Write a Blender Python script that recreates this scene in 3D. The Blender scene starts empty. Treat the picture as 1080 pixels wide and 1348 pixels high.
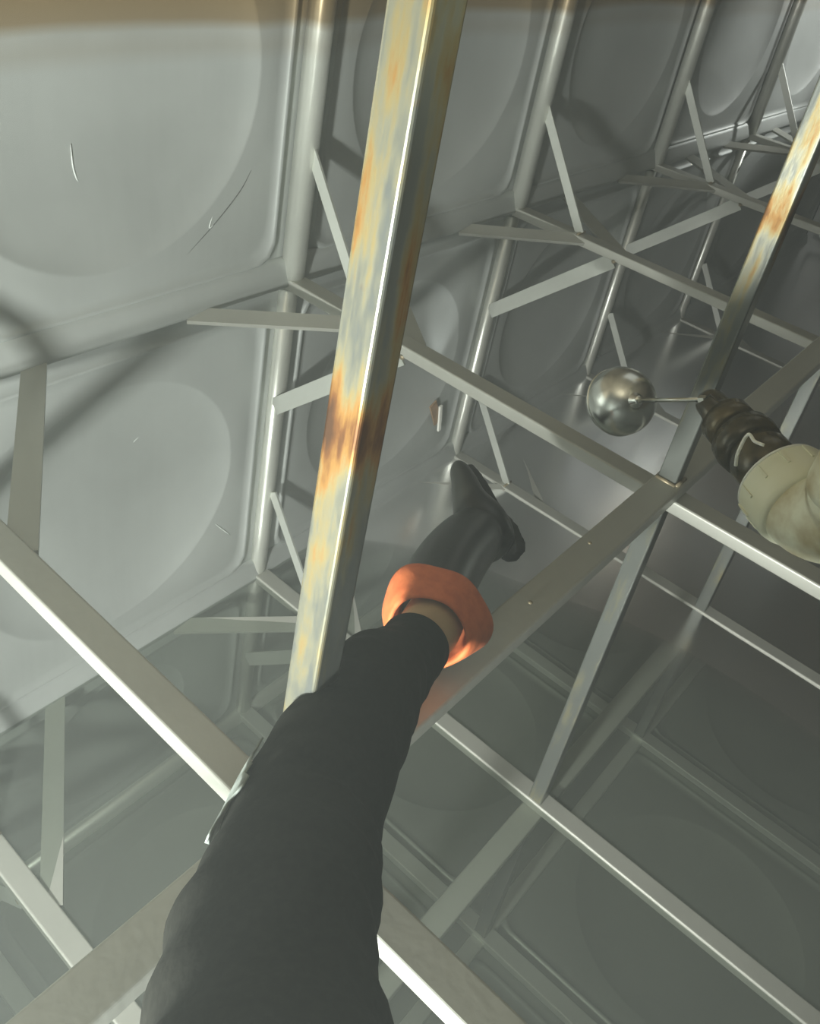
import bpy, bmesh, math, random
from mathutils import Vector, Matrix
random.seed(4)
S = bpy.context.scene
COL = S.collection
# ------------------------------------------------------------------ camera
CAM = Vector((-1.4978, -1.4390, 1.0159))
RIGHT = Vector((0.63617, -0.75267, 0.16966))
DOWN = Vector((-0.32964, -0.46396, -0.82224))
FWD = Vector((0.69759, 0.46716, -0.54326))
FPX = 1203.66
cd = bpy.data.cameras.new('camera'); cam = bpy.data.objects.new('camera', cd); COL.objects.link(cam)
cam.matrix_world = Matrix(((RIGHT.x, -DOWN.x, -FWD.x, CAM.x), (RIGHT.y, -DOWN.y, -FWD.y, CAM.y),
                           (RIGHT.z, -DOWN.z, -FWD.z, CAM.z), (0, 0, 0, 1)))
cd.sensor_fit = 'AUTO'; cd.sensor_width = 36.0
cd.lens = FPX / 1348 * 36.0
cd.shift_y = -134 / 1348
cd.clip_start = 0.02; cd.clip_end = 60
S.camera = cam
# ------------------------------------------------------------------ light and exposure
wd = bpy.data.worlds.new('world'); S.world = wd; wd.use_nodes = True
wd.node_tree.nodes['Background'].inputs[0].default_value = (0.02, 0.023, 0.02, 1)
S.view_settings.view_transform = 'Standard'; S.view_settings.look = 'None'
S.view_settings.exposure = 0.0; S.view_settings.gamma = 1.0; S.view_settings.use_curve_mapping = False
def lamp(name, kind, loc, power, color, size=0.1, target=None, spot=None, blend=0.6):
    ld = bpy.data.lights.new(name, kind); lo = bpy.data.objects.new(name, ld); COL.objects.link(lo)
    ld.energy = power; ld.color = color; lo.location = loc
    if kind == 'AREA': ld.size = size
    else: ld.shadow_soft_size = size
    if target is not None:
        lo.rotation_euler = (Vector(target) - Vector(loc)).to_track_quat('-Z', 'Y').to_euler()
    if spot: ld.spot_size = math.radians(spot); ld.spot_blend = blend
    return lo
lamp('work_light', 'SPOT', (-2.4, -1.20, 0.045), 540, (0.95, 1.0, 0.94), 0.08, target=(-0.05, -0.42, 0.58), spot=134, blend=1.0)
lamp('fill_light', 'AREA', (0.6, -0.7, 1.45), 1.6, (0.93, 1.0, 0.95), 1.0, target=(0.6, -0.4, 0.2))  # added soft ambient fill; the ceiling has no opening here
lamp('dish_fill', 'SPOT', (4.4, -1.0, 1.0), 140, (0.95, 1.0, 0.95), 0.05, target=(3.5, 0, 0.5), spot=50, blend=0.7)  # added unseen spot that brightens the far right wall dish

# ------------------------------------------------------------------ helpers
def at(px, py, d):
    """world point seen at a pixel of the photograph, d metres in front of the camera"""
    return CAM + d * (FWD + RIGHT * ((px - 540) / FPX) + DOWN * ((py - 540) / FPX))
def link(name, me, mat=None, parent=None, smooth=False):
    o = bpy.data.objects.new(name, me); COL.objects.link(o)
    if mat and not me.materials: me.materials.append(mat)
    if smooth:
        for p in me.polygons: p.use_smooth = True
    if parent:
        o.parent = parent
        o.matrix_parent_inverse = Matrix.Translation(-Vector(parent.location))
    return o
def obj(name, bm, mat, parent=None, smooth=False):
    me = bpy.data.meshes.new(name); bmesh.ops.recalc_face_normals(bm, faces=bm.faces[:]); bm.to_mesh(me); bm.free()
    return link(name, me, mat, parent, smooth)
def tag(o, label, cat, group=None):
    o['label'] = label; o['category'] = cat
    if group: o['group'] = group
    return o
def empty(name, loc):
    o = bpy.data.objects.new(name, None); COL.objects.link(o); o.location = loc; o.empty_display_size = .05
    return o
def beam_bm(a, b, w, h, side, bevel=0.003, seg=2, bm=None):
    """bar from a to b; w along 'side', h across"""
    bm = bm or bmesh.new()
    a, b = Vector(a), Vector(b); d = (b - a).normalized()
    s = Vector(side); s = (s - d * s.dot(d)).normalized(); u = d.cross(s)
    vs = []
    for p in (a, b):
        for i, j in ((-1, -1), (1, -1), (1, 1), (-1, 1)):
            vs.append(bm.verts.new(p + s * (i * w / 2) + u * (j * h / 2)))
    for f in ((3, 2, 1, 0), (4, 5, 6, 7), (0, 1, 5, 4), (1, 2, 6, 5), (2, 3, 7, 6), (3, 0, 4, 7)):
        bm.faces.new([vs[k] for k in f])
    if bevel:
        es = [e for e in bm.edges if e.verts[0] in vs and abs((e.verts[1].co - e.verts[0].co).normalized().dot(d)) > .99]
        bmesh.ops.bevel(bm, geom=es, offset=bevel, segments=seg, profile=.5, affect='EDGES')
    return bm
def ring(c, t, ref, r1, r2, n, f=None):
    t = t.normalized(); s = (ref - t * ref.dot(t)).normalized(); u = t.cross(s)
    out = []
    for k in range(n):
        a = 2 * math.pi * k / n; m = f(a) if f else 1
        out.append(c + s * (math.cos(a) * r1 * m) + u * (math.sin(a) * r2 * m))
    return out
def loft(bm, rings, cap0=True, cap1=True):
    vr = [[bm.verts.new(p) for p in r] for r in rings]; n = len(vr[0])
    for a, b in zip(vr, vr[1:]):
        for k in range(n): bm.faces.new((a[k], a[(k + 1) % n], b[(k + 1) % n], b[k]))
    if cap0: bm.faces.new(vr[0][::-1])
    if cap1: bm.faces.new(vr[-1])
    return vr
def catmull(P, n):
    P = [Vector(p) for p in P]; Q = [2 * P[0] - P[1]] + P + [2 * P[-1] - P[-2]]; out = []
    for i in range(1, len(Q) - 2):
        for k in range(n):
            t = k / n
            out.append(.5 * ((2 * Q[i]) + (Q[i + 1] - Q[i - 1]) * t + (2 * Q[i - 1] - 5 * Q[i] + 4 * Q[i + 1] - Q[i + 2]) * t * t
                       + (-Q[i - 1] + 3 * Q[i] - 3 * Q[i + 1] + Q[i + 2]) * t ** 3))
    out.append(P[-1]); return out
def lerp_list(L, n):
    P = catmull([(v, 0, 0) for v in L], n); return [p.x for p in P]
def tube(bm, pts, rad, n=12, ref=Vector((0, 0, 1)), cap=True):
    pts = [Vector(p) for p in pts]
    rs = rad if isinstance(rad, (list, tuple)) else [rad] * len(pts)
    R = []
    for i, p in enumerate(pts):
        t = pts[min(i + 1, len(pts) - 1)] - pts[max(i - 1, 0)]
        rf = ref if abs(t.normalized().dot(ref)) < .95 else Vector((1, .3, 0))
        R.append(ring(p, t, rf, rs[i], rs[i], n))
    loft(bm, R, cap, cap); return bm
def lathe(bm, o, axis, prof, n=32):
    """prof: list of (distance along axis, radius)"""
    axis = Vector(axis).normalized(); ref = Vector((0, 0, 1)) if abs(axis.z) < .9 else Vector((1, 0, 0))
    loft(bm, [ring(Vector(o) + axis * d, axis, ref, r, r, n) for d, r in prof]); return bm

# ------------------------------------------------------------------ materials
class NT:
    def __init__(s, name):
        s.m = bpy.data.materials.new(name); s.m.use_nodes = True; s.t = s.m.node_tree
        s.b = s.t.nodes['Principled BSDF']
    def n(s, ty, **kw):
        x = s.t.nodes.new(ty)
        for k, v in kw.items():
            if k in ('i',):
                for kk, vv in v.items(): x.inputs[kk].default_value = vv
            else: setattr(x, k, v)
        return x
    def l(s, a, b): s.t.links.new(a, b)
    def ramp(s, src, stops):
        r = s.n('ShaderNodeValToRGB'); e = r.color_ramp.elements
        while len(e) < len(stops): e.new(.5)
        for q, (p, c) in zip(e, stops): q.position = p; q.color = c if len(c) == 4 else (*c, 1)
        s.l(src, r.inputs[0]); return r
    def mix(s, fac, a, b):
        x = s.n('ShaderNodeMix', data_type='RGBA')
        for sock, v in ((x.inputs[0], fac), (x.inputs[6], a), (x.inputs[7], b)):
            if isinstance(v, (int, float)): sock.default_value = v
            elif isinstance(v, tuple): sock.default_value = (*v, 1) if len(v) == 3 else v
            else: s.l(v, sock)
        return x.outputs[2]
    def math(s, op, a, b=None):
        x = s.n('ShaderNodeMath', operation=op)
        for k, v in enumerate((a, b)):
            if v is None: continue
            if isinstance(v, (int, float)): x.inputs[k].default_value = v
            else: s.l(v, x.inputs[k])
        return x.outputs[0]
    def set(s, **kw):
        for k, v in kw.items(): s.b.inputs[k.replace('_', ' ')].default_value = v
def steel(name, base, rough, metal=.85, stain=False, streak=True, bump=.15):
    m = NT(name); g = m.n('ShaderNodeNewGeometry'); sx = m.n('ShaderNodeSeparateXYZ'); m.l(g.outputs['Position'], sx.inputs[0])
    mp = m.n('ShaderNodeMapping', i={'Scale': (60, 60, 2.2)}); m.l(g.outputs['Position'], mp.inputs[0])
    nz = m.n('ShaderNodeTexNoise', i={'Scale': 1.0, 'Detail': 4.0}); m.l(mp.outputs[0], nz.inputs[0])
    n2 = m.n('ShaderNodeTexNoise', i={'Scale': 2.6, 'Detail': 5.0}); m.l(g.outputs['Position'], n2.inputs[0])
    c = m.mix(m.ramp(n2.outputs[0], [(.3, (0, 0, 0)), (.7, (1, 1, 1))]).outputs[0], tuple(v * .86 for v in base), tuple(v * 1.1 for v in base))
    if streak:
        c = m.mix(m.math('MULTIPLY', nz.outputs[0], .25), c, tuple(min(1, v * 1.25) for v in base))
    if stain:
        wob = m.math('MULTIPLY', m.math('SUBTRACT', n2.outputs[0], .5), .02)
        z = m.math('ADD', sx.outputs[2], wob)
        r = m.ramp(m.math('SUBTRACT', z, 0.1), [(.43, (0, 0, 0)), (.462, (.25, .25, .25)), (.492, (.16, .16, .16)), (.515, (.9, .9, .9)), (.56, (1, 1, 1)), (.6, (.75, .75, .75))])
        c = m.mix(r.outputs[0], c, (.25, .185, .095))
    m.l(c, m.b.inputs['Base Color'])
    m.l(m.math('ADD', m.math('MULTIPLY', n2.outputs[0], .16), rough - .08), m.b.inputs['Roughness'])
    m.set(Metallic=metal)
    if bump:
        bp = m.n('ShaderNodeBump', i={'Strength': bump, 'Distance': .002}); m.l(nz.outputs[0], bp.inputs['Height']); m.l(bp.outputs[0], m.b.inputs['Normal'])
    return m.m
M = {}
M['panel'] = steel('panel_steel', (.42, .445, .42), .48, .35, stain=True, bump=.06)
M['cover'] = steel('seam_steel', (.64, .66, .59), .33, .5, stain=True)
M['bar'] = steel('bar_steel', (.43, .435, .385), .46, .25)
M['flat'] = steel('strap_steel', (.50, .52, .47), .45, .4)
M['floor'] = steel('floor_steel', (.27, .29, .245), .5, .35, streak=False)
def rusty():
    m = NT('rusted_post_steel'); g = m.n('ShaderNodeNewGeometry'); sx = m.n('ShaderNodeSeparateXYZ'); m.l(g.outputs['Position'], sx.inputs[0])
    mp = m.n('ShaderNodeMapping', i={'Scale': (28, 28, 7)}); m.l(g.outputs['Position'], mp.inputs[0])
    n1 = m.n('ShaderNodeTexNoise', i={'Scale': 1.0, 'Detail': 6.0, 'Roughness': .62}); m.l(mp.outputs[0], n1.inputs[0])
    n2 = m.n('ShaderNodeTexNoise', i={'Scale': 45.0, 'Detail': 5.0}); m.l(g.outputs['Position'], n2.inputs[0])
    mp3 = m.n('ShaderNodeMapping', i={'Scale': (90, 90, 3)}); m.l(g.outputs['Position'], mp3.inputs[0])
    n3 = m.n('ShaderNodeTexNoise', i={'Scale': 1.0, 'Detail': 3.0}); m.l(mp3.outputs[0], n3.inputs[0])
    # how dirty it is goes by height on the post: clean low down, ochre and rust from the old water line up
    zz = m.ramp(m.math('MULTIPLY', m.math('ADD', sx.outputs[2], 1.0), .5),
                [(.50, (.08, .08, .08)), (.735, (.22, .22, .22)), (.77, (.46, .46, .46)), (.788, (.80, .80, .80)), (.80, (.70, .70, .70)), (.82, (.42, .42, .42)), (.90, (.33, .33, .33)), (1, (.38, .38, .38))])
    f = m.math('ADD', m.math('SUBTRACT', m.math('MULTIPLY', m.math('ADD', n1.outputs[0], m.math('MULTIPLY', n3.outputs[0], .4)), 1.6), .50), m.math('SUBTRACT', zz.outputs[0], .62))
    r = m.ramp(f, [(.16, (.155, .165, .15)), (.34, (.20, .195, .14)), (.47, (.22, .18, .085)), (.62, (.22, .115, .03)), (.78, (.11, .045, .012)), (.95, (.05, .022, .008))])
    sp = m.ramp(n2.outputs[0], [(.66, (0, 0, 0)), (.74, (1, 1, 1))])
    c = m.mix(m.math('MULTIPLY', sp.outputs[0], m.math('MULTIPLY', zz.outputs[0], .7)), r.outputs[0], (.20, .11, .05))
    m.l(c, m.b.inputs['Base Color'])
    m.l(m.ramp(f, [(.2, (.3, .3, .3)), (.7, (.55, .55, .55))]).outputs[0], m.b.inputs['Roughness'])
    m.set(Metallic=.6)
    bp = m.n('ShaderNodeBump', i={'Strength': .25, 'Distance': .002}); m.l(n1.outputs[0], bp.inputs['Height']); m.l(bp.outputs[0], m.b.inputs['Normal'])
    return m.m
M['rust'] = rusty()
def plain(name, col, rough, metal=0., noise=0., nscale=20., col2=None, bump=0., coat=0.):
    m = NT(name); m.set(Roughness=rough, Metallic=metal)
    tc = m.n('ShaderNodeTexCoord'); nz = m.n('ShaderNodeTexNoise', i={'Scale': nscale, 'Detail': 5.0}); m.l(tc.outputs['Object'], nz.inputs[0])
    c2 = col2 or tuple(v * (1 - noise) for v in col)
    m.l(m.mix(m.ramp(nz.outputs[0], [(.38, (0, 0, 0)), (.66, (1, 1, 1))]).outputs[0], col, c2), m.b.inputs['Base Color'])
    if bump:
        bp = m.n('ShaderNodeBump', i={'Strength': bump, 'Distance': .003}); m.l(nz.outputs[0], bp.inputs['Height']); m.l(bp.outputs[0], m.b.inputs['Normal'])
    if coat: m.b.inputs['Coat Weight'].default_value = coat
    return m.m
M['ball'] = plain('ball_steel', (.72, .73, .68), .24, 1.0, .1, 8)
M['rod'] = plain('rod_steel', (.62, .62, .55), .25, 1.0, .1, 30)
M['pvc'] = plain('cream_plastic', (.84, .85, .66), .36, 0, .0, 9, (.78, .77, .55))
M['pvc_dirty'] = plain('stained_cream_plastic', (.84, .84, .64), .40, 0, 0, 22, (.50, .42, .22))
M['black_fit'] = plain('dark_fitting', (.045, .038, .02), .22, .3, .5, 25, (.11, .085, .035), .2)
M['tape'] = plain('white_tape', (.85, .86, .78), .5, 0, .1, 30)
M['trouser'] = plain('dark_cloth', (.007, .007, .005), .85, 0, .2, 130, (.012, .012, .009), .25)
M['trouser'].node_tree.nodes['Principled BSDF'].inputs['Specular IOR Level'].default_value = .1
M['boot'] = plain('black_rubber', (.010, .010, .008), .34, 0, .2, 10, (.018, .018, .013))
M['sole'] = plain('sole_rubber', (.014, .014, .012), .8, 0, .2, 10)
M['lining'] = plain('orange_lining', (.66, .165, .045), .8, 0, .15, 60, (.56, .125, .032), .3)
M['skin'] = plain('leg_skin', (.46, .33, .19), .55, 0, .1, 30, (.42, .29, .16), .1)
M['sheen'] = plain('pale_sheen', (.32, .36, .33), .5, 0, .6, 60)
M['weld'] = plain('weld_brown', (.42, .36, .24), .5, .6, .4, 60)
M['scrap'] = plain('brown_plate', (.38, .25, .15), .5, .2, .3, 40)
def water_mat():
    m = NT('clear_water'); t = m.t; t.nodes.remove(m.b)
    tr = m.n('ShaderNodeBsdfTransparent'); tr.inputs[0].default_value = (.76, .79, .75, 1)
    gl = m.n('ShaderNodeBsdfGlossy', i={'Roughness': .22}); gl.inputs[0].default_value = (1, 1, 1, 1)
    df = m.n('ShaderNodeBsdfDiffuse'); df.inputs[0].default_value = (.30, .325, .29, 1)
    fr = m.n('ShaderNodeFresnel', i={'IOR': 1.33})
    m1 = m.n('ShaderNodeMixShader'); m1.inputs[0].default_value = .12
    m.l(tr.outputs[0], m1.inputs[1]); m.l(df.outputs[0], m1.inputs[2])
    m1.inputs[0].default_value = .16; m2 = m.n('ShaderNodeMixShader'); m.l(fr.outputs[0], m2.inputs[0]); m.l(m1.outputs[0], m2.inputs[1]); m.l(gl.outputs[0], m2.inputs[2])
    m.l(m2.outputs[0], t.nodes['Material Output'].inputs[0]); return m.m
M['water'] = water_mat()

# ------------------------------------------------------------------ tank shell
X0, X1, Y1, ZT, ZF, ZW = -3.0, 5.0, -4.0, 1.5, -1.67, -0.992
def slab(name, lo, hi, mat):
    bm = bmesh.new(); lo, hi = Vector(lo), Vector(hi); c = (lo + hi) / 2; d = hi - lo
    bmesh.ops.create_cube(bm, size=1, matrix=Matrix.Translation(c) @ Matrix.Diagonal((*d, 1)))
    o = obj(name, bm, mat); o['kind'] = 'structure'; return o
wall_back = slab('wall_back', (X0, .06, ZF - .1), (X1, .08, ZT), M['panel'])
wall_front = slab('wall_front', (X0, Y1 - .08, ZF - .1), (X1, Y1 - .06, ZT), M['panel'])
wall_left = slab('wall_left', (X0 - .08, Y1, ZF - .1), (X0 - .06, 0, ZT), M['panel'])
wall_right = slab('wall_right', (X1 + .06, Y1, ZF - .1), (X1 + .08, 0, ZT), M['panel'])
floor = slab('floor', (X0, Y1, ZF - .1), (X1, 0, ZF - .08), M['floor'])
ceiling = slab('ceiling', (X0, Y1, ZT + .0), (X1, 0, ZT + .02), M['panel'])

def panel_mesh(name, hgt=1.0, mat=None, circ=.355):
    """pressed tank panel, 1 m wide, hgt tall, facing +z locally: dished circle, flat border, raised bead, flange"""
    bm = bmesh.new(); N = 112; R = circ * min(1, hgt)
    def sq(a, half, rad):
        hx, hy = half, half - .5 + hgt / 2
        c, s = math.cos(a), math.sin(a)
        # ray to a rounded rectangle
        lo, hi = 0, 2
        for _ in range(30):
            mid = (lo + hi) / 2; x, y = abs(c * mid), abs(s * mid)
            qx, qy = x - hx + rad, y - hy + rad
            dist = math.hypot(max(qx, 0), max(qy, 0)) + min(max(qx, qy), 0) - rad
            if dist < 0: lo = mid
            else: hi = mid
        return lo
    angs = [2 * math.pi * k / N for k in range(N)]
    ca = math.atan2(hgt, 1.0)
    for q in (ca, math.pi - ca, math.pi + ca, 2 * math.pi - ca):
        k = min(range(N), key=lambda i: abs(angs[i] - q)); angs[k] = q
    prof = []
    for r in (.15, .32, .5, .66, .8, .9, .96, .99): prof.append(('c', r, -.040 * (1 - r ** 3) ** .8))
    prof += [('c', 1.0, -.001), ('c', 1.012, 0)]
    rings_ = []
    for kind, r, h in prof: rings_.append([(r * R * math.cos(a), r * R * math.sin(a), h) for a in angs])
    for half, rad, h in ((.405, .07, 0), (.424, .06, 0), (.429, .056, .006), (.434, .053, .009), (.439, .05, .006), (.444, .047, -.004), (.462, .02, -.004), (.5, .0005, -.004)):
        rings_.append([(sq(a, half, rad) * math.cos(a), sq(a, half, rad) * math.sin(a), h) for a in angs])
    vr = [[bm.verts.new(p) for p in r] for r in rings_]; c = bm.verts.new((0, 0, -.040))
    for k in range(N): bm.faces.new((c, vr[0][k], vr[0][(k + 1) % N]))
    for a, b in zip(vr, vr[1:]):
        for k in range(N): bm.faces.new((a[k], b[k], b[(k + 1) % N], a[(k + 1) % N]))
    me = bpy.data.meshes.new(name); bm.to_mesh(me); bm.free(); me.materials.append(mat)
    for p in me.polygons: p.use_smooth = True
    return me
PM = panel_mesh('panel', 1.0, M['panel']); PH = panel_mesh('half_panel', .5, M['panel']); PL = panel_mesh('low_panel', -1 - ZF, M['panel'])
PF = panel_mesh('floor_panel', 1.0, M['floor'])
def place(me, parent, loc, ex, ey, ez, name='panel'):
    o = bpy.data.objects.new(name, me); COL.objects.link(o)
    o.matrix_world = Matrix(((ex[0], ey[0], ez[0], loc[0]), (ex[1], ey[1], ez[1], loc[1]), (ex[2], ey[2], ez[2], loc[2]), (0, 0, 0, 1)))
    o.parent = parent
rows = ((PL, (-1 + ZF) / 2), (PM, -.5), (PM, .5), (PH, 1.25))
for me, z in rows:
    for x in range(int(X0), int(X1)):
        place(me, wall_back, (x + .5, 0, z), (1, 0, 0), (0, 0, 1), (0, -1, 0))
        place(me, wall_front, (x + .5, Y1, z), (-1, 0, 0), (0, 0, 1), (0, 1, 0))
    for y in range(4):
        place(me, wall_left, (X0, -y - .5, z), (0, 1, 0), (0, 0, 1), (1, 0, 0))
        place(me, wall_right, (X1, -y - .5, z), (0, -1, 0), (0, 0, 1), (-1, 0, 0))
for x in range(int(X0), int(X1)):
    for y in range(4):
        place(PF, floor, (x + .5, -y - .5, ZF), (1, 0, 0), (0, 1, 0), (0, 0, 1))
# seam covers on the back wall: rounded strips over the panel joints
def cover_bm(a, b, w, h, nrm):
    a, b, nrm = Vector(a), Vector(b), Vector(nrm); d = (b - a).normalized(); s = d.cross(nrm)
    prof = [(-.5, -.25), (-.5, .3), (-.42, .7), (-.25, .95), (0, 1), (.25, .95), (.42, .7), (.5, .3), (.5, -.25)]
    bm = bmesh.new(); loft(bm, [[p + s * (u * w) + nrm * (v * h) for u, v in prof] for p in (a, b)]); return bm
for x in range(int(X0) + 1, int(X1)):
    obj('seam_strip', cover_bm((x, 0, ZF), (x, 0, -.022), .05, .026, (0, -1, 0)), M['cover'], wall_back, True)
for z in (0, -1):
    bm = bmesh.new()
    loft(bm, [[Vector((x, y, z + h)) for y, h in ((.004, .066), (-.006, .062), (-.012, .05), (-.022, .02), (-.027, .004), (-.026, -.004), (-.02, -.009), (.004, -.012))] for x in (X0, X1)])
    o = obj('seam_strip', bm, M['panel'], wall_back, True); o.modifiers.new('e', 'EDGE_SPLIT').split_angle = .8
obj('seam_strip', cover_bm((X0, 0, ZF), (X1, 0, ZF), .06, .03, (0, -.707, .707)), M['cover'], wall_back, True)
for x in range(int(X0) + 1, int(X1)):
    obj('seam_strip', beam_bm((x, Y1, ZF + .012), (x, -.02, ZF + .012), .052, .028, (1, 0, 0)), M['cover'], floor)
for y in (-1, -2, -3):
    obj('seam_strip', beam_bm((X0, y - .06, ZF + .006), (X1, y - .06, ZF + .006), .045, .016, (0, 1, 0)), M['cover'], floor)
bm = bmesh.new()
NX, NY = 60, 24
gv = [[bm.verts.new((X0 + (X1 - X0) * i / NX, Y1 + (0 - Y1) * j / NY, ZW + .001 * math.sin(3.1 * i * .5 + j) * math.cos(1.7 * j))) for j in range(NY + 1)] for i in range(NX + 1)]
for i in range(NX):
    for j in range(NY): bm.faces.new((gv[i][j], gv[i + 1][j], gv[i + 1][j + 1], gv[i][j + 1]))
water = obj('water', bm, M['water'], None, True); water['kind'] = 'stuff'
tag(water, 'still clear greenish water standing over the tank floor', 'water')

hz = NT('damp_haze'); hz.t.nodes.remove(hz.b)
vs_ = hz.n('ShaderNodeVolumeScatter', i={'Density': .075, 'Anisotropy': .45}); vs_.inputs[0].default_value = (.88, .95, .90, 1)
hz.l(vs_.outputs[0], hz.t.nodes['Material Output'].inputs['Volume'])
bm = bmesh.new(); bmesh.ops.create_cube(bm, size=1, matrix=Matrix.Translation(((X0 + X1) / 2, Y1 / 2, (ZF + ZT) / 2)) @ Matrix.Diagonal((X1 - X0 - .02, -Y1 - .02, ZT - ZF - .02, 1)))
haze = obj('haze', bm, hz.m); haze['kind'] = 'stuff'; tag(haze, 'thin pale damp haze filling the whole tank', 'haze')

# ------------------------------------------------------------------ wall posts (above the first seam)
ordinal = {-2: 'hidden left of the photograph', -1: 'at the left edge', 0: 'nearest the rusty front post', 1: 'second to the right', 2: 'third to the right', 3: 'fourth to the right', 4: 'last before the end wall'}
WPL = {-2: 'round-faced steel wall post two panels left of the rusty post', -1: 'round-faced steel wall post beside the big lit dish, left end of its bar',
       0: 'brightly lit round-faced wall post just left of the rusty square post',
       1: 'lit round-faced wall post just right of the rusty square post',
       2: 'dim round-faced wall post with a slim brace, between two dark panels',
       3: 'glinting wall post at the top right, left of the bright round dish',
       4: 'wall post at the far right corner behind the stained square post'}
for x in range(-1, 5):
    o = obj('wall_post', cover_bm((x, -.008, .0), (x, -.008, ZT), .056, .034, (0, -1, 0)), M['cover'], None, True)
    tag(o, WPL[x], 'post', 'posts along the back wall')

# ------------------------------------------------------------------ tie bars with their braces
BW, BH = .050, .029
COLN = {-1: 'leftmost', 0: 'left of centre', 1: 'middle', 2: 'right', 3: 'far right', 4: 'end wall'}
TL = {(-1, 0): 'wide flat steel tie bar crossing the lower left corner beside the trouser leg',
      (0, 0): 'bright-edged steel tie bar passing behind the rusty post to the float ball',
      (1, 0): 'upper steel tie bar starting below the post right of the rusty post',
      (2, 0): 'dim steel tie bar starting below the slim braced post at upper right',
      (3, 0): 'faint steel tie bar at the first seam below the glinting top right post',
      (4, 0): 'hidden steel tie bar at the first seam by the end wall',
      (-1, -1): 'lower tie bar near the water under the wide left bar',
      (0, -1): 'thin lower tie bar near the water running behind the orange boot cuff',
      (1, -1): 'lower tie bar near the water running right from the boot toe',
      (2, -1): 'lower tie bar near the water seen right of the float ball',
      (3, -1): 'lower tie bar near the water behind the dark valve',
      (4, -1): 'lower tie bar near the water by the end wall'}
for lev in (0, -1):
    for x in range(-1, 4):
        root = empty('tie_bar', (x, 0, lev)); tag(root, TL[(x, lev)], 'bar', 'tie bars from the back wall')
        obj('bar', beam_bm((x, Y1, lev), (x, -.012, lev), BW, BH, (1, 0, 0), .004, 3), M['bar'], root)
        t = .006
        obj('brace', beam_bm((x, -.03, lev + .335), (x, -.255, lev + BH / 2), t, .029, (1, 0, 0), 0), M['flat'], root)
        obj('brace', beam_bm((x - .02, -.02, lev - .365), (x - .02, -.395, lev - BH / 2), t, .046, (1, 0, 0), 0), M['flat'], root)
        for sgn in (-1, 1):
            yb = -.275 if sgn < 0 else -.39
            if x == -1 and sgn > 0: yb = -.47
            xw = .32 if sgn * x >= 0 else .31
            if x == 0 and sgn > 0: xw, yb = .33, -.41
            obj('brace', beam_bm((x + sgn * xw, -.012, lev - .004), (x + sgn * .012, yb, lev + .004), .046, .010, (1, sgn, 0), 0), M['bar'], root)
        # weld beads where the straps meet the bar
        obj('weld_bead', tube(bmesh.new(), [(x - .022, -.258, lev + BH / 2 + .002), (x + .024, -.258, lev + BH / 2 + .002)], .004, 8), M['weld'], root, True)
        obj('weld_bead', tube(bmesh.new(), [(x - .025, -.40, lev - BH / 2), (x + .025, -.40, lev - BH / 2)], .007, 8), M['weld'], root, True)

# ------------------------------------------------------------------ cross bars along the tank, and free-standing posts
for lev, lab in ((0, 'dark wide cross bar running diagonally under the float ball and behind the leg'),
                 (-1, 'shadowed lower cross bar near the water at the lower right')):
    root = empty('cross_bar', (X0, -1.06, lev))
    tag(root, lab, 'bar', 'cross bars along the tank')
    zb = BH if lev == 0 else -BH
    obj('bar', beam_bm((X0, -1.06, lev + zb), (X1, -1.06, lev + zb), .058, BH, (0, 1, 0), .004, 3), M['bar'], root)
    for dx, dy in () if lev else ((-.86, .005), (-.80, -.012), (-.70, .012), (-.5, 0), (-.3, .01)):
        bm = bmesh.new(); bmesh.ops.create_uvsphere(bm, u_segments=10, v_segments=6, radius=.004, matrix=Matrix.Translation((dx, -1.06 + dy, lev + BH * 1.5)) @ Matrix.Diagonal((1, 1, .5, 1)))
        obj('spatter', bm, M['weld'], root, True)
PLB = {-1: 'big rust-stained square steel post standing in front, behind the trouser leg',
       0: 'square steel post rust-stained at its top, behind the float rod',
       1: 'square steel post farther right behind the dark valve',
       2: 'far square steel post beyond the valve, outside the frame',
       }
for x in (-1, 0, 1):
    y = -1.0555
    root = empty('square_post', (x, y, ZF)); tag(root, PLB[x], 'post', 'square posts standing in the tank')
    obj('tube', beam_bm((x, y, ZF), (x, y, ZT), .038, .038, (1, 0, 0), .0035, 3), M['rust'], root)
    for dx, dy in ((0, -.022), (-.022, 0)):
        a = Vector((x + dx, y + dy, BH * 1.5)); e = Vector((.02, 0, 0)) if dx == 0 else Vector((0, .02, 0))
        obj('weld_bead', tube(bmesh.new(), [a - e, a, a + e], .0045, 8), M['weld'], root, True)

# ------------------------------------------------------------------ cream pipe with elbow
corner = at(1100, 714, 1.10); tip = at(944, 503, 1.32); tip.z = corner.z
ax = (tip - corner); L = ax.length; ax.normalize(); up = Vector((0, 0, 1))
pipe = empty('water_pipe', corner); tag(pipe, 'cream plastic water pipe with a dirt-stained elbow at the right edge', 'pipe')
bm = bmesh.new(); Rb = .07; pts = []
cc = corner + ax * Rb + up * Rb
for k in range(17):
    a = math.pi / 2 * k / 16; pts.append(cc - up * (Rb * math.cos(a)) - ax * (Rb * math.sin(a)))
tube(bm, pts, .056, 40)
obj('elbow', bm, M['pvc_dirty'], pipe, True)
bm = bmesh.new(); lathe(bm, corner + ax * (Rb - .012), ax, [(0, .052), (.002, .060), (.012, .0625), (.052, .0625), (.055, .061), (.055, .05), (.02, .045)], 48)
sock = obj('socket', bm, M['pvc'], pipe, True)
for p in ring(corner, ax, up, .0628, .0628, 12):
    obj('rib', beam_bm(p + ax * (Rb + .018), p + ax * (Rb + .040), .0035, .003, ax.cross(p - corner), 0), M['pvc'], sock)
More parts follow.
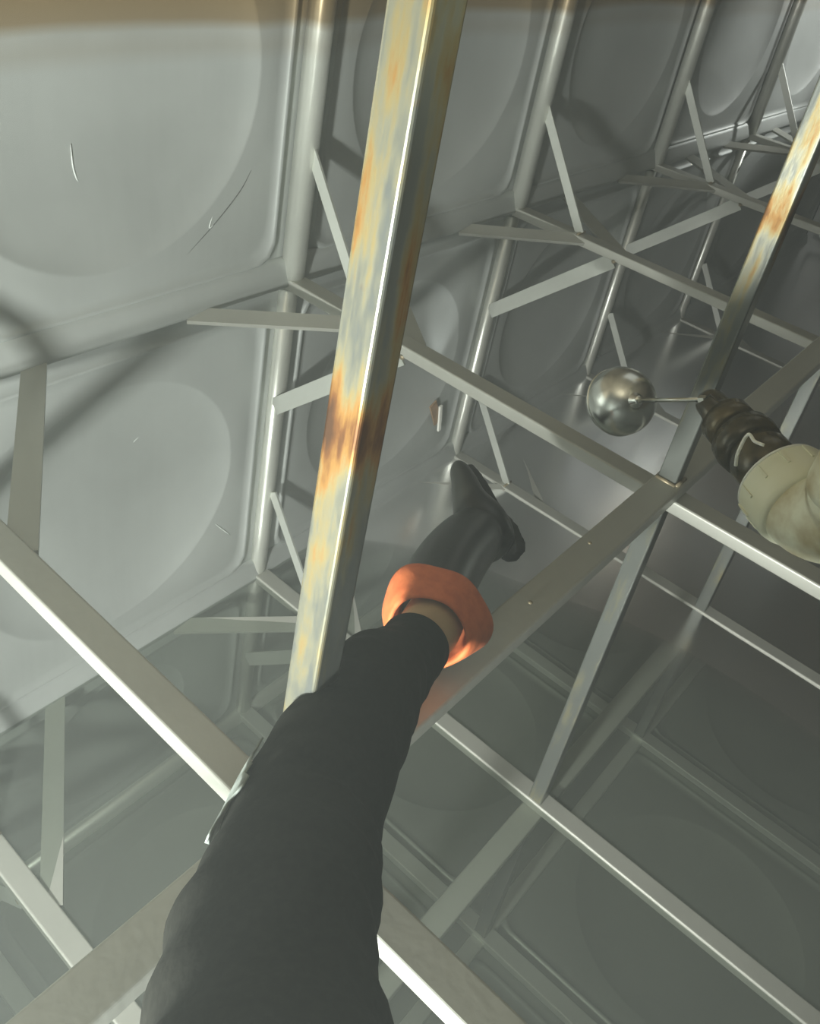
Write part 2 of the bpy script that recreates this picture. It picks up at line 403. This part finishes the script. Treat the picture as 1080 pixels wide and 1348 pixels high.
bm = bmesh.new(); lathe(bm, corner + up * (Rb - .01), up, [(0, .052), (.002, .060), (.012, .0625), (.046, .0625), (.05, .061), (.05, .048)], 48)
obj('socket', bm, M['pvc_dirty'], pipe, True)
bm = bmesh.new(); lathe(bm, corner + up * .10, up, [(0, .05), (ZT - corner.z - .1, .05)], 40)
obj('riser', bm, M['pvc'], pipe, True)
bm = bmesh.new(); lathe(bm, corner + ax * (Rb + .043), ax, [(0, .046), (.001, .0605), (.004, .0605), (.004, .046)], 48)
obj('seal_ring', bm, M['tape'], pipe, True)
# ------------------------------------------------------------------ float valve
valve = empty('float_valve', tip); tag(valve, 'ball float valve: shiny steel ball on a thin rod from a dark fitting', 'valve')
bm = bmesh.new(); s0 = corner + ax * (Rb + .04); Lf = L - Rb - .04
lathe(bm, s0, ax, [(0, .043), (.30 * Lf, .043), (.33 * Lf, .040), (.40 * Lf, .038)], 36)
obj('threaded_tail', bm, M['black_fit'], valve, True)
bm = bmesh.new()
lathe(bm, s0 + ax * (.36 * Lf), ax, [(0, .036), (.004, .044), (.02, .046), (.035, .044), (.038, .036)], 36)
obj('union_nut', bm, M['black_fit'], valve, True)
bm = bmesh.new()
lathe(bm, s0 + ax * (.60 * Lf), ax, [(0, .033), (.003, .037), (.030, .037), (.034, .031), (.05, .024), (.075, .022), (.082, .018)], 32)
obj('valve_body', bm, M['black_fit'], valve, True)
bm = bmesh.new(); side = -RIGHT; side.z = 0; side.normalize()
bd = s0 + ax * (.60 * Lf + .02)
piv = at(926, 526, 1.30)
tube(bm, [bd, (bd + piv) / 2 + Vector((0, 0, -.006)), piv], [.024, .019, .013], 20)
obj('outlet', bm, M['black_fit'], valve, True)
bm = bmesh.new(); q0 = s0 + ax * .02
tube(bm, catmull([at(969, 613, 1.15), at(972, 596, 1.14), at(985, 572, 1.13), at(994, 581, 1.12), at(1006, 586, 1.11)], 6), .0022, 8)
obj('sealing_tape', bm, M['tape'], valve, True)
BALL = at(818, 528, 1.46); BR = .0553
bm = bmesh.new(); bmesh.ops.create_uvsphere(bm, u_segments=64, v_segments=32, radius=BR, matrix=Matrix.Translation(BALL))
ball = obj('float_ball', bm, M['ball'], valve, True)
rd = (piv - at(838, 527, 1.405)).normalized()
seam_n = (rd * .8 + FWD * -.5 + DOWN * -.2).normalized()
bm = bmesh.new(); rr = ring(BALL + seam_n * -.012, seam_n, DOWN, BR * .985, BR * .985, 48); rr.append(rr[0])
tube(bm, rr, .0014, 6, cap=False); obj('seam', bm, M['ball'], ball, True)
bn = (at(838, 527, 1.405) - BALL).normalized()
bm = bmesh.new(); lathe(bm, BALL + bn * (BR - .004), bn, [(0, .013), (.004, .012), (.006, .008), (.014, .0075), (.016, .005)], 20)
obj('boss', bm, M['ball'], ball, True)
bm = bmesh.new(); tube(bm, [BALL + bn * BR, piv], .0034, 12)
rod = obj('rod', bm, M['rod'], valve, True)
bm = bmesh.new(); lathe(bm, piv - rd * .006, rd, [(0, .004), (.001, .0065), (.011, .0065), (.012, .004)], 6)
obj('lock_nut', bm, M['rod'], rod)

# ------------------------------------------------------------------ small scrap lit on the wall
sc = Vector((.80, -.012, -.72)); scr = empty('metal_tab', sc); tag(scr, 'small brown and white metal tab on the back wall above the boot toe', 'tab')
obj('plate', beam_bm(sc + Vector((-.035, 0, .05)), sc + Vector((.02, 0, -.05)), .035, .006, (1, 0, 0), .001), M['scrap'], scr)
obj('bright_edge', beam_bm(sc + Vector((.005, -.008, .03)), sc + Vector((.03, -.008, -.085)), .014, .008, (1, 0, 0), .001), M['tape'], scr)

lamp('streak_spot', 'SPOT', sc + Vector((0, -.05, .05)), 4.0, (.95, 1, .97), .01, target=sc + Vector((-.05, .05, .45)), spot=30, blend=1.0)  # added spot, makes the bright streak up the wall above the tab
# ------------------------------------------------------------------ person's leg
hip = at(330, 1620, .52)
person = empty('person', hip); tag(person, 'person seen as one dark-trousered leg stepping down in an orange-lined black boot', 'person')
def limb(bm, spec, sub, n, fold=None, cap=(True, True)):
    P = catmull([s[0] for s in spec], sub); A = lerp_list([s[1] for s in spec], sub); B = lerp_list([s[2] for s in spec], sub)
    R = []
    for i, p in enumerate(P):
        t = P[min(i + 1, len(P) - 1)] - P[max(i - 1, 0)]
        f = (lambda a, u=i / (len(P) - 1): fold(a, u)) if fold else None
        R.append(ring(p, t, RIGHT, A[i], B[i], n, f))
    loft(bm, R, *cap); return R
bm = bmesh.new()
limb(bm, [(at(335, 1500, .58), .078, .078), (at(365, 1240, .73), .066, .066), (at(405, 1075, .86), .056, .056), (at(470, 940, .98), .045, .046), (at(540, 860, 1.12), .038, .038),
          (at(572, 815, 1.2), .040, .040), (at(592, 762, 1.32), .03, .032), (at(620, 708, 1.50), .03, .032)], 6, 28)
obj('leg', bm, M['skin'], person, True)
bm = bmesh.new()
def folds(a, u):
    w = math.sin(u * 88 + 1.6 * math.sin(a + .6) + .8 * math.sin(2 * a)) * .5 + math.sin(u * 27 - 1.2 * math.cos(a - .4)) * .6
    env = max(0, min(1, (1 - u) * 5)) * .8 + .2
    return 1 + .09 * w * env * (.6 + .4 * math.sin(a * 2 + u * 9))
limb(bm, [(hip, .098, .098), (at(340, 1450, .60), .092, .092), (at(360, 1260, .71), .083, .083), (at(385, 1150, .79), .075, .075), (at(409, 1070, .86), .071, .07), (at(454, 968, .94), .065, .063), (at(486, 912, 1.01), .061, .059),
          (at(512, 882, 1.07), .05, .05), (at(535, 866, 1.11), .0445, .0445), (at(546, 850, 1.14), .0445, .0445)], 9, 48, folds, (True, False))
tr = obj('trouser_leg', bm, M['trouser'], person, True)
md = tr.modifiers.new('cloth', 'SOLIDIFY'); md.thickness = .003; md.offset = -1
bm = bmesh.new()
# boot
def remeshed(name, bm, mat, parent, vox=.004, smooth=6):
    o = obj(name, bm, mat, parent)
    r = o.modifiers.new('r', 'REMESH'); r.mode = 'VOXEL'; r.voxel_size = vox; r.use_smooth_shade = True
    s = o.modifiers.new('s', 'SMOOTH'); s.iterations = smooth; s.factor = .5
    dg = bpy.context.evaluated_depsgraph_get(); me = bpy.data.meshes.new_from_object(o.evaluated_get(dg))
    o.modifiers.clear(); o.data = me
    for p in me.polygons: p.use_smooth = True
    return o
limb(bm, [(at(566, 800, 1.22), .054, .055), (at(580, 765, 1.30), .053, .054), (at(598, 735, 1.39), .0525, .053), (at(618, 712, 1.47), .05, .05), (at(632, 703, 1.51), .042, .044)], 5, 28)
limb(bm, [(at(660, 728, 1.50), .02, .02), (at(655, 722, 1.505), .036, .036), (at(644, 706, 1.515), .044, .044), (at(630, 682, 1.53), .044, .042), (at(618, 656, 1.55), .030, .031), (at(612, 636, 1.575), .0235, .025), (at(605, 618, 1.6), .017, .019), (at(602, 609, 1.61), .008, .010)], 5, 24)
boot = remeshed('boot', bm, M['boot'], person)
# sole and heel block on the underside of the foot
bm = bmesh.new()
hv, tv = at(659, 738, 1.515), at(601, 612, 1.625)
fd = (tv - hv).normalized(); sd = (FWD * .55 + RIGHT * .83); sd = (sd - fd * sd.dot(fd)).normalized()
wd_ = fd.cross(sd)
pr = []
for k, (t, w) in enumerate(((.02, .016), (.08, .025), (.25, .028), (.45, .022), (.7, .021), (.88, .016), (.98, .008))):
    c = hv.lerp(tv, t) + sd * (.030 - .012 * t)
    th = .018 if t < .3 else .011
    pr.append([c + wd_ * w - sd * .004, c - wd_ * w - sd * .004, c - wd_ * w + sd * th, c + wd_ * w + sd * th])
loft(bm, pr); remeshed('sole', bm, M['sole'], boot, .003, 4)
# turned-down orange lining
bm = bmesh.new(); axis = (at(596, 738, 1.37) - at(566, 806, 1.2)).normalized(); top = at(563, 832, 1.17)
def wav(a, q): return 1 + q * (.06 * math.sin(2 * a + .8) + .03 * math.sin(5 * a) + .02 * math.sin(3 * a + 1))
prof = [(.09, .043, 0), (.04, .046, .2), (.010, .0465, .4), (.0, .0475, .5), (-.004, .050, .6), (.0, .054, .7), (.014, .059, .9), (.034, .065, 1.1), (.052, .0705, 1.2), (.058, .071, 1.2), (.060, .068, 1.1), (.05, .063, 1), (.035, .058, .7)]
loft(bm, [ring(top + axis * d, axis, RIGHT, r, r, 56, lambda a, q=q: wav(a, q)) for d, r, q in prof], False, False)
lin = obj('turned_lining', bm, M['lining'], boot, True)


# water sheen put in as pale colour on the left edge of the trouser
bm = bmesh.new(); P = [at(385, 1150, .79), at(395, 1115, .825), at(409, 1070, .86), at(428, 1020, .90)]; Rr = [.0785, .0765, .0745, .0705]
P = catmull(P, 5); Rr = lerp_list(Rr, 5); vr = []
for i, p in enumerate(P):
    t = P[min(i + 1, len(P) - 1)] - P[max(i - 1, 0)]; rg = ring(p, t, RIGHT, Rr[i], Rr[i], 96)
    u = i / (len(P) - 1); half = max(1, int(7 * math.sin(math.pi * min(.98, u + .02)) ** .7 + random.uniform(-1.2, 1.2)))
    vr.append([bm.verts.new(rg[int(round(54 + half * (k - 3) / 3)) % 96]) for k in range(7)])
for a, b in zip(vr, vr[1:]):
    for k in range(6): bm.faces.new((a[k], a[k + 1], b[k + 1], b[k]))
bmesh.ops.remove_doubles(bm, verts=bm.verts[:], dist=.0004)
sm = obj('wet_sheen', bm, M['sheen'], tr, True)
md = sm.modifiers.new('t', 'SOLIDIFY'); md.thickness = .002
# scuffs and scratches on the back wall panels
M['scuff_white'] = plain('white_scuff', (.66, .70, .66), .5, .2, .2, 60)
M['scuff_dark'] = plain('dark_scratch', (.16, .17, .155), .5, .4, .2, 60)
def wall_at(px, py, y):
    d = FWD + RIGHT * ((px - 540) / FPX) + DOWN * ((py - 540) / FPX); return CAM + d * ((y - CAM.y) / d.y)
for pts, y, w, m in (([(93, 190), (97, 222), (106, 246), (120, 266)], .0365, .0022, 'scuff_white'), ([(331, 224), (316, 252), (285, 292), (246, 336)], -.0005, .0016, 'scuff_dark'),
                     ([(198, 560), (176, 582)], .035, .0016, 'scuff_white'), ([(284, 690), (303, 704)], -.0005, .0025, 'scuff_white'), ([(280, 285), (276, 300), (284, 294)], -.0005, .0018, 'scuff_white')):
    bm = bmesh.new(); Q = catmull([wall_at(*p, y) for p in pts], 6); n = len(Q)
    tube(bm, Q, [w * (.25 + .75 * math.sin(math.pi * (i + .5) / n)) for i in range(n)], 6, Vector((0, 1, 0)))
    for v in bm.verts: v.co.y = y + (v.co.y - y) * .4
    obj('scuff' if 'white' in m else 'scratch', bm, M[m], wall_back, True)
